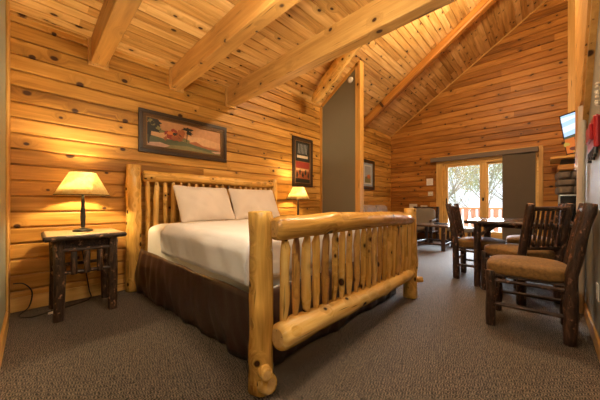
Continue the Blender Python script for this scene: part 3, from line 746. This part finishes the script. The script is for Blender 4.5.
# lamp cord on the floor
def tube(mb, pts, r, seg=8):
    P = []
    pts = [Vector(p) for p in pts]; pp = [pts[0]] + pts + [pts[-1]]
    for i in range(1, len(pp) - 2):
        for k in range(8):
            t = k / 8; p0, p1, p2, p3 = pp[i - 1:i + 3]
            P.append(0.5 * ((2 * p1) + (-p0 + p2) * t + (2 * p0 - 5 * p1 + 4 * p2 - p3) * t * t + (-p0 + 3 * p1 - 3 * p2 + p3) * t ** 3))
    P.append(pts[-1]); mb.log(P, r, seg, 0, 1, 0, step=.5)
mb = MB(); tube(mb, [(q[0] + 3.27, q[1] - .345, q[2] - .736) for q in [(-3.38, -.115, .30), (-3.36, -.05, .29), (-3.38, .0, .2), (-3.42, -.02, .06), (-3.36, -.08, .012), (-3.25, -.0, .012), (-3.30, .12, .012), (-3.34, .25, .012), (-3.46, .42, .012), (-3.52, .42, .1), (-3.52, .38, .4), (-3.52, .345, .70), (-3.50, .345, .745), (-3.34, .345, .742)]], .005)
mb.build('power_cord', 'cable_black', first_lamp)
mb = MB(); mb.box((-3.30, .10, .003), (-3.24, .14, .010), bev=.002); tag(mb.build('cord_tag', 'white_plastic'), 'small white tag lying by the lamp cord on the carpet', 'tag')

# ---------------------------------------------------------------- pictures
def picture(y0, y1, z0, z1, fw, label, art, x=LX + 0.006, inner=None):
    t = thing('framed_picture', label, 'picture', (x, (y0 + y1) / 2, z0))
    cy = (y0 + y1) / 2; a, b = y0 - cy, y1 - cy; h = z1 - z0
    mb = MB()
    for k, (o_, w_, th) in enumerate(((0, fw * .45, .03), (fw * .45, fw * .37, .022), (fw * .82, fw * .12, .026))):
        for (p, q) in (((a + o_, o_), (b - o_, o_ + w_)), ((a + o_, h - o_ - w_), (b - o_, h - o_)), ((a + o_, o_ + w_), (a + o_ + w_, h - o_ - w_)), ((b - o_ - w_, o_ + w_), (b - o_, h - o_ - w_))):
            mb.box((0.0, p[0], p[1]), (th, q[0], q[1]), k, bev=.003)
    mb.build('frame', ['picture_frame', 'frame_gilt', 'frame_lip'], t)
    cv = MB(); mats = []; lay = [0]
    a2, b2, c2, d2 = a + fw * .8, b - fw * .8, fw * .8, h - fw * .8
    def shp(mat, poly):
        if mat not in mats: mats.append(mat)
        xx = .008 + lay[0] * .00025; lay[0] += 1
        cv.add([(xx, a2 + (b2 - a2) * u, c2 + (d2 - c2) * v) for u, v in poly], [list(range(len(poly)))], mats.index(mat))
    art(shp); cv.build('canvas', mats, t)
    return t
def blobp(cx, cy, rx, ry, seed, n=14, j=.35):
    r = random.Random(seed); return [(min(1, max(0, cx + math.cos(2 * PI * k / n) * rx * (1 + r.uniform(-j, j)))), min(1, max(0, cy + math.sin(2 * PI * k / n) * ry * (1 + r.uniform(-j, j))))) for k in range(n)]
def art1(s):
    s('art_peach', [(0, 0), (1, 0), (1, 1), (0, 1)]); s('art_peach_low', [(0, .3), (1, .3), (1, .5), (.7, .62), (.3, .5), (0, .6)])
    s('art_green', [(0, 0), (1, 0), (1, .18), (.8, .22), (.6, .34), (.4, .36), (.2, .34), (0, .42)])
    s('art_olive', [(.1, .12), (.5, .2), (.8, .1), (1, .1), (1, .02), (.3, 0)])
    s('art_rust', [(.5, .34), (.62, .42), (.72, .30), (.95, .24), (1, .2), (.8, .2), (.6, .28)])
    s('art_pink', [(0, .14), (.16, .2), (.28, .12), (.2, .03), (0, .04)]); s('art_pink', [(.84, .14), (1, .18), (1, .10), (.9, .08)])
    for i, (x, y, rx, ry) in enumerate(((.33, .55, .05, .20), (.42, .58, .05, .22), (.27, .46, .03, .12), (.38, .42, .08, .10))): s('art_red' if i % 2 == 0 else 'art_rust', blobp(x, y, rx, ry, i, j=.3))
    for i, (x, y, rx, ry) in enumerate(((.04, .62, .04, .25), (.10, .80, .08, .14), (.13, .60, .07, .07), (.5, .82, .06, .07), (.53, .68, .04, .07), (.06, .9, .07, .09))): s('art_dark', blobp(x, y, rx, ry, 20 + i, 18, .5))
    for i in range(26): s(('art_rust', 'art_red', 'art_dark', 'art_olive', 'art_orange')[i % 5], blobp(.22 + .3 * (i * .381 % 1), .36 + .38 * (i * .617 % 1) * (1 - abs((i * .381 % 1) - .5)), .022, .06, 50 + i, 9, .5))
    for i in range(16): s(('art_dark', 'art_olive')[i % 2], blobp(.01 + .17 * (i * .381 % 1), .55 + .4 * (i * .617 % 1), .025, .06, 90 + i, 9, .5))
    s('art_dark', [(.02, .1), (.035, .1), (.05, .8), (.035, .8)]); s('art_dark', [(.48, .34), (.488, .34), (.50, .75), (.49, .75)])
picture(0.883, 2.057, 1.632, 2.160, .10, 'wide framed autumn landscape with red trees, above the headboard', art1)
def art2(s):
    s('art_rust', [(0, 0), (1, 0), (1, 1), (0, 1)]); s('art_dark', [(0, .52), (1, .52), (1, 1), (0, 1)]); s('art_cream', [(.15, .60), (.85, .60), (.85, .66), (.15, .66)])
    for i in range(7): s('art_grey', [(.2 + i * .09, .70), (.23 + i * .09, .70), (.27 + i * .09, .93), (.24 + i * .09, .93)])
    s('art_red', [(.08, .36), (.92, .36), (.92, .50), (.08, .50)]); s('art_dark', [(0, 0), (1, 0), (1, .1), (0, .12)])
    s('art_peach_low', [(.1, .30), (.9, .30), (.9, .35), (.1, .35)])
    for i in range(5): s('art_dark', blobp(.15 + i * .18, .2 + (i % 2) * .06, .06, .07, i))
picture(3.468, 4.052, 1.345, 2.320, .085, 'tall dark framed print with red band, over the far lamp', art2)
def art3(s):
    s('art_blue', [(0, 0), (1, 0), (1, 1), (0, 1)]); s('picture_mat', [(.15, .1), (.85, .1), (.85, .9), (.15, .9)]); s('art_olive', [(.22, .16), (.78, .16), (.78, .45), (.22, .4)])
    s('art_grey', [(.22, .4), (.78, .45), (.78, .84), (.22, .84)]); s('art_orange', blobp(.6, .42, .15, .1, 3))
picture(6.0, 6.712, 1.40, 2.20, .09, 'small framed landscape print with pale mat, beyond the grey partition above the sofa', art3)

# smoke detector on the partition
mb = MB(); lathe(mb, [(0, .03), (.035, .03), (.055, .018), (.06, 0), (0, 0)], 24)
o = mb.build('smoke_detector', 'white_plastic'); o.rotation_euler = (PI / 2, 0, 0); o.location = (-2.80, PY0 - .001, 3.44); tag(o, 'round white smoke detector high on the grey partition', 'smoke detector')

# ---------------------------------------------------------------- dining set
def chair(label, loc, rz):
    # faces local -X, rear posts at x = +.23
    t = thing('dining_chair', label, 'chair', loc, rz, 'bark dining chairs')
    def lg(p, r, sd, kn=3):
        mb = MB(); mb.log(p, r, 14, .08, sd, kn, 0, 1, .005); return mb.build('leg', ['hickory_bark', 'cut_end'], t)
    for i, y in enumerate((-.205, .205)):
        lg([(-.23, y, 0), (-.228, y, .25), (-.23, y, .455)], [.032, .034, .033], 30 + i)
        lg([(.225, y, 0), (.23, y, .30), (.235, y, .50), (.285, y, .80), (.325, y, 1.005)], [.036, .037, .036, .034, .033], 32 + i, 5)
    sc = blob('seat', 'seat_velour', -.02, 0, .475, .255, .235, .060, 20, 4.5, .004, 9, t, 3, lambda v, u: Vector((v.x, v.y, v.z + (.020 * (1 - u.x ** 2) * (1 - u.y ** 2) if u.z > 0 else 0))))
    mb = MB(); mb.box((-.235, -.205, .405), (.215, .205, .43), bev=.006); mb.build('seat_frame', 'hickory_bark', t)
    def rl(name, a, b, r, sd):
        mb = MB(); mb.log([a, b], r, 10, .10, sd, 1, 0, 1, .004); mb.build(name, ['hickory_bark', 'cut_end'], t)
    for y in (-.205, .205):
        for z in (.375, .185): rl('stretcher', (-.235, y, z), (.235, y, z + .01), .015, int(z * 90))
    for x, z in ((-.23, .34), (-.23, .21), (.228, .26)): rl('stretcher', (x, -.205, z), (x, .205, z), .015, int(z * 70))
    rl('back_rail', (.312, -.20, .955), (.312, .20, .955), .021, 51); rl('back_rail', (.250, -.20, .565), (.250, .20, .565), .019, 52)
    for i in range(7):
        y = -.153 + i * .051; rl('slat', (.251, y, .56), (.310, y, .95), .0125, 60 + i)
    return t
# nearest chair
proto = chair('bark-framed dining chair nearest the camera, its back to the right wall', (-0.113, 2.845, 0), 0)
def ch(label, x, y, rz):
    c = copy_tree(proto); c.location = (x, y, 0); c.rotation_euler = (0, 0, rz); c['label'] = label; return c
d = Vector((-.75, .66)).normalized(); pr = Vector((-.19, 3.36)) + Vector((d.y, -d.x)) * 0
# facing direction d: local -X -> d
rzC = math.atan2(-d.y, -d.x)
perp = Vector((-d.y, d.x)) ; perp = perp if perp.x * .66 + perp.y * .75 > 0 else -perp
cC = pr + perp * .205 + d * .23
ch('second dining chair, turned at an angle with its slatted back to the camera', cC.x, cC.y, rzC)
ch('dining chair at the left end of the table, back toward the coffee table', -0.665, 4.17, PI)
ch('farthest dining chair, behind the table and mostly hidden', -0.17, 4.86, 0.06)
t = thing('dining_table', 'rustic dining table with dark glossy top and bark log legs', 'table', (-.27, 4.09, 0))
mb = MB(); mb.box((-.46, -.42, .772), (.46, .44, .80), axis=0, rnd=.4, bev=.006); tt = mb.build('tabletop', 'dark_top', t)
mb = MB()
for (a, b) in (((-.46, -.42, .783), (.46, -.42, .783)), ((-.46, -.42, .783), (-.46, .44, .783)), ((.46, -.42, .783), (.46, .44, .783)), ((-.46, .44, .783), (.46, .44, .783))): mb.log([a, b], .020, 10, .1, 9)
mb.build('bark_edge', 'hickory_bark', tt)
for i, (x, y) in enumerate(((-.35, -.33), (-.35, .36), (.40, -.27), (.40, .36))):
    mb = MB(); mb.log([(x, y, 0), (x, y, .40), (x, y, .775)], [.036, .038, .040], 14, .08, 70 + i, 4); mb.build('leg', 'hickory_bark', t)
for (x, y, sx, sy) in ((-.35, -.33, 1, 0), (-.35, .36, 1, 0), (-.35, -.33, 0, 1), (-.35, .36, 0, -1)):
    mb = MB(); mb.log([(x, y, .60), (x + sx * .17, y + sy * .17, .765)], .018, 10, .08, 4); mb.build('brace', 'hickory_bark', t)
for y in (-.33, .36):
    mb = MB(); mb.log([(-.35, y, .745), (.40, y + (.06 if y < 0 else 0), .745)], .022, 10, .08, 5); mb.build('apron', 'hickory_bark', t)

# ---------------------------------------------------------------- lounge beyond
t = thing('leather_sofa', 'grey brown leather sofa along the left wall beyond the footboard', 'sofa', (-3.07, 6.0, 0))
for i in range(3):
    y = -.84 + i * .62 + .2
    blob('back_cushion', 'sofa_leather', -.28, y - .0, .70, .16, .312, .275, 14, 4, .006, 6, t, i)
    blob('seat_cushion', 'sofa_leather', .08, y, .42, .36, .308, .11, 12, 5, .004, 6, t, i + 5)
mb = MB(); mb.box((-.44, -1.0, .08), (.46, 1.08, .34), bev=.03); mb.box((-.45, -1.0, .3), (-.34, 1.08, .88), bev=.04); mb.build('sofa_base', 'sofa_leather', t)
for y in (-1.02, 1.03): blob('armrest', 'sofa_leather', .02, y, .36, .45, .11, .30, 14, 5, .004, 5, t, 3)
for x, y in ((-.38, -.95), (.4, -.95), (-.38, 1.0), (.4, 1.0)):
    mb = MB(); mb.box((x - .03, y - .03, 0), (x + .03, y + .03, .09)); mb.build('foot', 'black_plastic', t)
t = thing('coffee_table', 'dark log coffee table with glossy top, in front of the glass door', 'coffee table', (-1.85, 6.42, 0))
mb = MB(); mb.box((-.42, -.44, .50), (.36, .44, .54), axis=0, bev=.008); mb.build('tabletop', 'dark_top', t)
for i, (x, y) in enumerate(((-.33, -.37), (.25, -.37), (-.33, .37), (.25, .37))):
    mb = MB(); mb.log([(x, y, 0), (x, y, .505)], [.040, .042], 12, .07, 80 + i, 2); mb.build('leg', 'hickory_bark', t)
for (a, b) in (((-.33, -.37), (.25, -.37)), ((-.33, .37), (.25, .37)), ((-.33, -.37), (-.33, .37)), ((.25, -.37), (.25, .37))):
    mb = MB(); mb.log([(a[0], a[1], .13), (b[0], b[1], .13)], .022, 10, .08, 5); mb.build('stretcher', 'hickory_bark', t)
mb = MB(); mb.box((-1.90, 6.45, .541), (-1.62, 6.55, .565), bev=.008); tag(mb.build('remote_control', 'black_plastic'), 'black remote control lying on the coffee table', 'remote control')
# armchair with sunlit cushions
t = thing('log_armchair', 'dark log armchair with pale cushions, left of the glass door', 'armchair', (-2.45, 7.28, 0))
for i, (x, y, h) in enumerate(((-.32, -.30, .60), (.32, -.30, .60), (-.30, .32, .93), (.30, .32, .93))):
    mb = MB(); mb.log([(x, y, 0), (x, y, h)], [.04, .038], 12, .07, 90 + i, 2, 0, 1); mb.build('leg', ['hickory_bark', 'cut_end'], t)
for (a, b) in (((-.3, .32, .90), (.3, .32, .90)), ((-.32, -.30, .57), (-.3, .32, .60)), ((.32, -.30, .57), (.30, .32, .60)), ((-.32, -.3, .28), (.32, -.3, .28)), ((-.3, .32, .28), (.3, .32, .28)), ((-.32, -.3, .28), (-.3, .32, .28)), ((.32, -.3, .28), (.3, .32, .28))):
    mb = MB(); mb.log([a, b], .026, 10, .08, 3); mb.build('rail', 'hickory_bark', t)
blob('seat_cushion', 'cushion_cream', 0, -.02, .36, .29, .29, .07, 12, 5, .004, 6, t, 1)
blob('back_cushion', 'cushion_cream', 0, .22, .66, .27, .07, .23, 12, 5, .006, 6, t, 2)
t = thing('ottoman', 'low log ottoman with pale cushion in the daylight by the glass door', 'ottoman', (-1.55, 7.30, 0))
for i, (x, y) in enumerate(((-.22, -.22), (.22, -.22), (-.22, .22), (.22, .22))):
    mb = MB(); mb.log([(x, y, 0), (x, y, .34)], .032, 10, .07, 95 + i, 1); mb.build('leg', 'hickory_bark', t)
for y in (-.22, .22):
    mb = MB(); mb.log([(-.22, y, .14), (.22, y, .14)], .02, 10, .08, 3); mb.build('stretcher', 'hickory_bark', t)
blob('seat_cushion', 'cushion_cream', 0, 0, .38, .27, .27, .06, 12, 5, .004, 6, t, 4)
t = thing('end_table', 'small dark end table in the corner between sofa and armchair', 'side table', (-3.18, 7.45, 0))
mb = MB(); mb.box((-.24, -.24, .66), (.24, .24, .70), bev=.006); mb.build('tabletop', 'dark_top', t)
for i, (x, y) in enumerate(((-.19, -.19), (.19, -.19), (-.19, .19), (.19, .19))):
    mb = MB(); mb.log([(x, y, 0), (x, y, .67)], .028, 10, .07, 99 + i, 1); mb.build('leg', 'hickory_bark', t)
# wall plates and cards
for (nm, x0, x1, z0, z1, mat, lab, cat) in (('wall_notice', -2.50, -2.33, 1.53, 1.72, 'white_plastic', 'white notice card on the pine wall left of the glass door, above the switch', 'notice'),
        ('light_switch', -2.46, -2.33, 1.23, 1.35, 'card_cream', 'cream light switch plate left of the glass door', 'switch')):
    mb = MB(); mb.box((x0, FY - .012, z0), (x1, FY, z1), bev=.003)
    if nm == 'light_switch':
        t = thing(nm, lab, cat, ((x0 + x1) / 2, FY, z0)); m2 = MB(); m2.box((-.065, -.012, 0), (.065, -.001, .12), bev=.003); m2.build('plate', mat, t)
        for k in (-.028, .028): m2 = MB(); m2.box((k - .008, -.022, .045), (k + .008, -.012, .075), bev=.002); m2.build('toggle', 'white_plastic', t)
    else:
        t = thing(nm, lab, cat, ((x0 + x1) / 2, FY, z0)); m2 = MB(); m2.box((-.085, -.012, 0), (.085, -.001, .19), bev=.003); m2.build('card', mat, t)
        m2 = MB()
        for k in range(5): m2.box((-.06, -.0135, .03 + k * .03), (.06 - .02 * (k % 2), -.0122, .037 + k * .03))
        m2.build('print', 'art_pink', t)
mb = MB(); mb.box((-2.66, FY - .02, .78), (-2.48, FY - .002, .96), bev=.003); tag(mb.build('wall_notice', 'card_cream'), 'pinkish card on the wall just above the armchair back', 'notice')
mb = MB(); mb.box((-2.98, FY - .02, .80), (-2.76, FY - .002, 1.0), bev=.003); tag(mb.build('wall_notice', 'card_cream'), 'cream card on the pine wall beside the far footboard post', 'notice')

# ---------------------------------------------------------------- fireplace corner
fp = thing('stone_fireplace', 'rounded stone fireplace with black firebox and thick pine mantel in the far corner', 'fireplace', (0.13, 6.9, 0))
mb = MB(); mb.box((0.02, 0.04, 0), (1.3, .85, 1.62)); mb.build('core', 'mortar', fp)
rng = random.Random(9); z = 1.18
mb = MB()
while z < 1.55:
    h = rng.uniform(.12, .2); x = 0.0
    while x < 1.25:
        w_ = rng.uniform(.16, .3); m2 = (x, z, w_, min(h, 1.62 - z))
        n0 = len(mb.v)
        b_ = []
        for i in range(9):
            for j in range(9):
                u, v = i / 8 * 2 - 1, j / 8 * 2 - 1; k = (1 - abs(u) ** 4) ** .5 * (1 - abs(v) ** 4) ** .5
                b_.append((x + w_ / 2 + u * w_ * .48, .04 - .07 * k + .012 * noise.noise(Vector((x * 9 + u * 2, z * 9 + v * 2, 0))), z + m2[3] / 2 + v * m2[3] * .47))
        mb.add(b_, [[i * 9 + j, (i + 1) * 9 + j, (i + 1) * 9 + j + 1, i * 9 + j + 1] for i in range(8) for j in range(8)], 0, None, .5, True)
        b2 = []
        if x == 0.0:
            for i in range(7):
                for j in range(7):
                    u, v = i / 6 * 2 - 1, j / 6 * 2 - 1; k = (1 - abs(u) ** 4) ** .5 * (1 - abs(v) ** 4) ** .5
                    b2.append((.02 - .05 * k, .42 + u * .38, z + m2[3] / 2 + v * m2[3] * .47))
            mb.add(b2, [[i * 7 + j, i * 7 + j + 1, (i + 1) * 7 + j + 1, (i + 1) * 7 + j] for i in range(6) for j in range(6)], 0, None, .5, True)
        x += w_
    z += h
mb.build('stonework', 'stone', fp)
mb = MB(); mb.box((0.03, -.02, 0.1), (1.2, .05, 1.15), bev=.01); mb.build('firebox', 'firebox_black', fp)
mb = MB(); mb.box((.015, -.035, .06), (.035, -.015, 1.17)); mb.box((0.02, -.035, 1.15), (1.2, -.015, 1.175)); mb.build('firebox_trim', 'brushed_nickel', fp)
mb = MB(); mb.box((0.0, -.06, 1.63), (1.35, .8, 1.735), axis=0, bev=.02, rnd=.5); mb.build('mantel', 'mantel_wood', fp)
mb = MB(); mb.box((-.10, -.12, 1.845), (1.35, .8, 1.885), axis=0, bev=.006, rnd=.8); mb.build('shelf', 'pine_trim', fp)
mb = MB(); mb.box((.05, .1, 1.735), (1.3, .7, 1.845)); mb.build('mantel_block', 'mortar', fp)
# television
tv = thing('television', 'wall television showing an autumn valley under a cloudy sky, tilted down', 'television', (0, 0, 0))
def tvpanel(P0, ax, up, W, H_):
    P0 = Vector(P0); ax = Vector(ax).normalized(); up = Vector(up); up = (up - ax * up.dot(ax)).normalized(); nn = ax.cross(up)
    if nn.dot(Vector((0, 0, 0)) - P0) < 0: nn = -nn
    mb = MB(); mb.prism([(-.02, -.02), (W + .02, -.02), (W + .02, H_ + .02), (-.02, H_ + .02)], -.05, (P0 + nn * .0, ax, up, nn)); mb.build('casing', 'black_plastic', tv)
    sc = MB(); mats = []; lay = [1]
    def sh(mat, poly):
        if mat not in mats: mats.append(mat)
        o_ = nn * (.0012 * lay[0]); lay[0] += 1
        sc.add([P0 + ax * (u * W) + up * (v * H_) + o_ for u, v in poly], [list(range(len(poly)))], mats.index(mat))
    sh('screen_sky', [(0, 0), (1, 0), (1, 1), (0, 1)])
    sh('screen_cloud', [(0, .55), (.3, .62), (.7, .56), (1, .62), (1, .74), (.6, .70), (.3, .76), (0, .70)]); sh('screen_cloud', [(0, .82), (.3, .88), (.6, .84), (.4, .93), (0, .95)])
    sh('screen_hill', [(0, 0), (1, 0), (1, .52), (.7, .47), (.35, .50), (0, .44)])
    sh('screen_orange', [(0, 0), (1, 0), (1, .45), (.75, .38), (.5, .44), (.2, .40), (0, .38)])
    r = random.Random(4)
    for i in range(26): sh(('screen_yellow', 'screen_rust', 'screen_orange')[i % 3], blobp(r.random(), r.uniform(0, .38), .06, .05, i, 9, .4))
    sc.build('screen', mats, tv)
tvpanel((0.234, 6.2, 1.84), (0.67, -0.74, 0), (-0.11, -.155, 1), 0.95, .625)
mb = MB(); mb.log([(.55, 5.95, 2.1), (.80, 6.95, 2.1)], .03, 8, 0, 1); mb.build('bracket', 'black_plastic', tv)
# peeled newel log at the end of the right wall
mb = MB(); mb.log([(.212, 3.50, 0), (.212, 3.42, 1.0), (.214, 3.30, 1.85)], [.030, .028, .026], 14, .05, 77, 3, 0, 1)
tag(mb.build('newel_post', ['daylit_log', 'daylit_log']), 'peeled log post, whitened by daylight put into its colour, at the end of the right wall', 'post')
# right wall fittings
t = thing('wall_ornament', 'red metal wall ornament with dark fringe below, cut by the right picture edge', 'wall ornament', (RX, 2.80, 1.36))
mb = MB(); mb.box((-.03, -.20, .02), (-.001, .17, .24), bev=.01); mb.build('body', 'red_metal', t)
mb = MB(); mb.box((-.045, -.16, .08), (-.03, .10, .19), bev=.008); mb.build('raised_panel', 'red_metal', t)
for i in range(6):
    mb = MB(); mb.log([(-.02, -.18 + i * .065, .02), (-.022, -.185 + i * .065, -.02 - .015 * (i % 3))], .012, 8, .1, i); mb.build('fringe', 'black_plastic', t)
t = thing('wall_ornament', 'string of small pale beads hanging on the right wall above the red ornament', 'wall ornament', (RX, 2.68, 1.66))
for i in range(7):
    blob('bead', 'card_cream', -.013, -.05 + .02 * math.sin(i * 2), .012 + i * .022, .011, .011, .011, 4, 2, 0, 1, t)
t = thing('power_outlet', 'white power outlet low on the right wall', 'outlet', (RX, 2.70, .34))
mb = MB(); mb.box((-.008, -.06, 0), (-.001, .04, .115), bev=.002); mb.build('plate', 'white_plastic', t)
mb = MB()
for z in (.025, .07): mb.box((-.011, -.025, z), (-.008, .005, z + .022), bev=.001)
mb.build('socket', 'card_cream', t)
# lamps of the room, above the picture
t = thing('flush_ceiling_light', 'frosted flush ceiling light under the loft, out of the picture above', 'ceiling light', (-.75, .85, 2.775))
mb = MB(); lathe(mb, [(0, -.02), (.15, -.02), (.16, 0), (0, 0)], 24); mb.build('base', 'brushed_nickel', t)
t = thing('fan_light', 'ceiling lamp hanging from the vault, out of the picture above', 'ceiling light', (-.55, 4.3, 4.5))
mb = MB(); lathe(mb, [(0, .6), (.012, .6), (.012, .02), (.13, 0), (.10, -.03), (0, -.03)], 24); mb.build('canopy', 'lamp_metal', t)
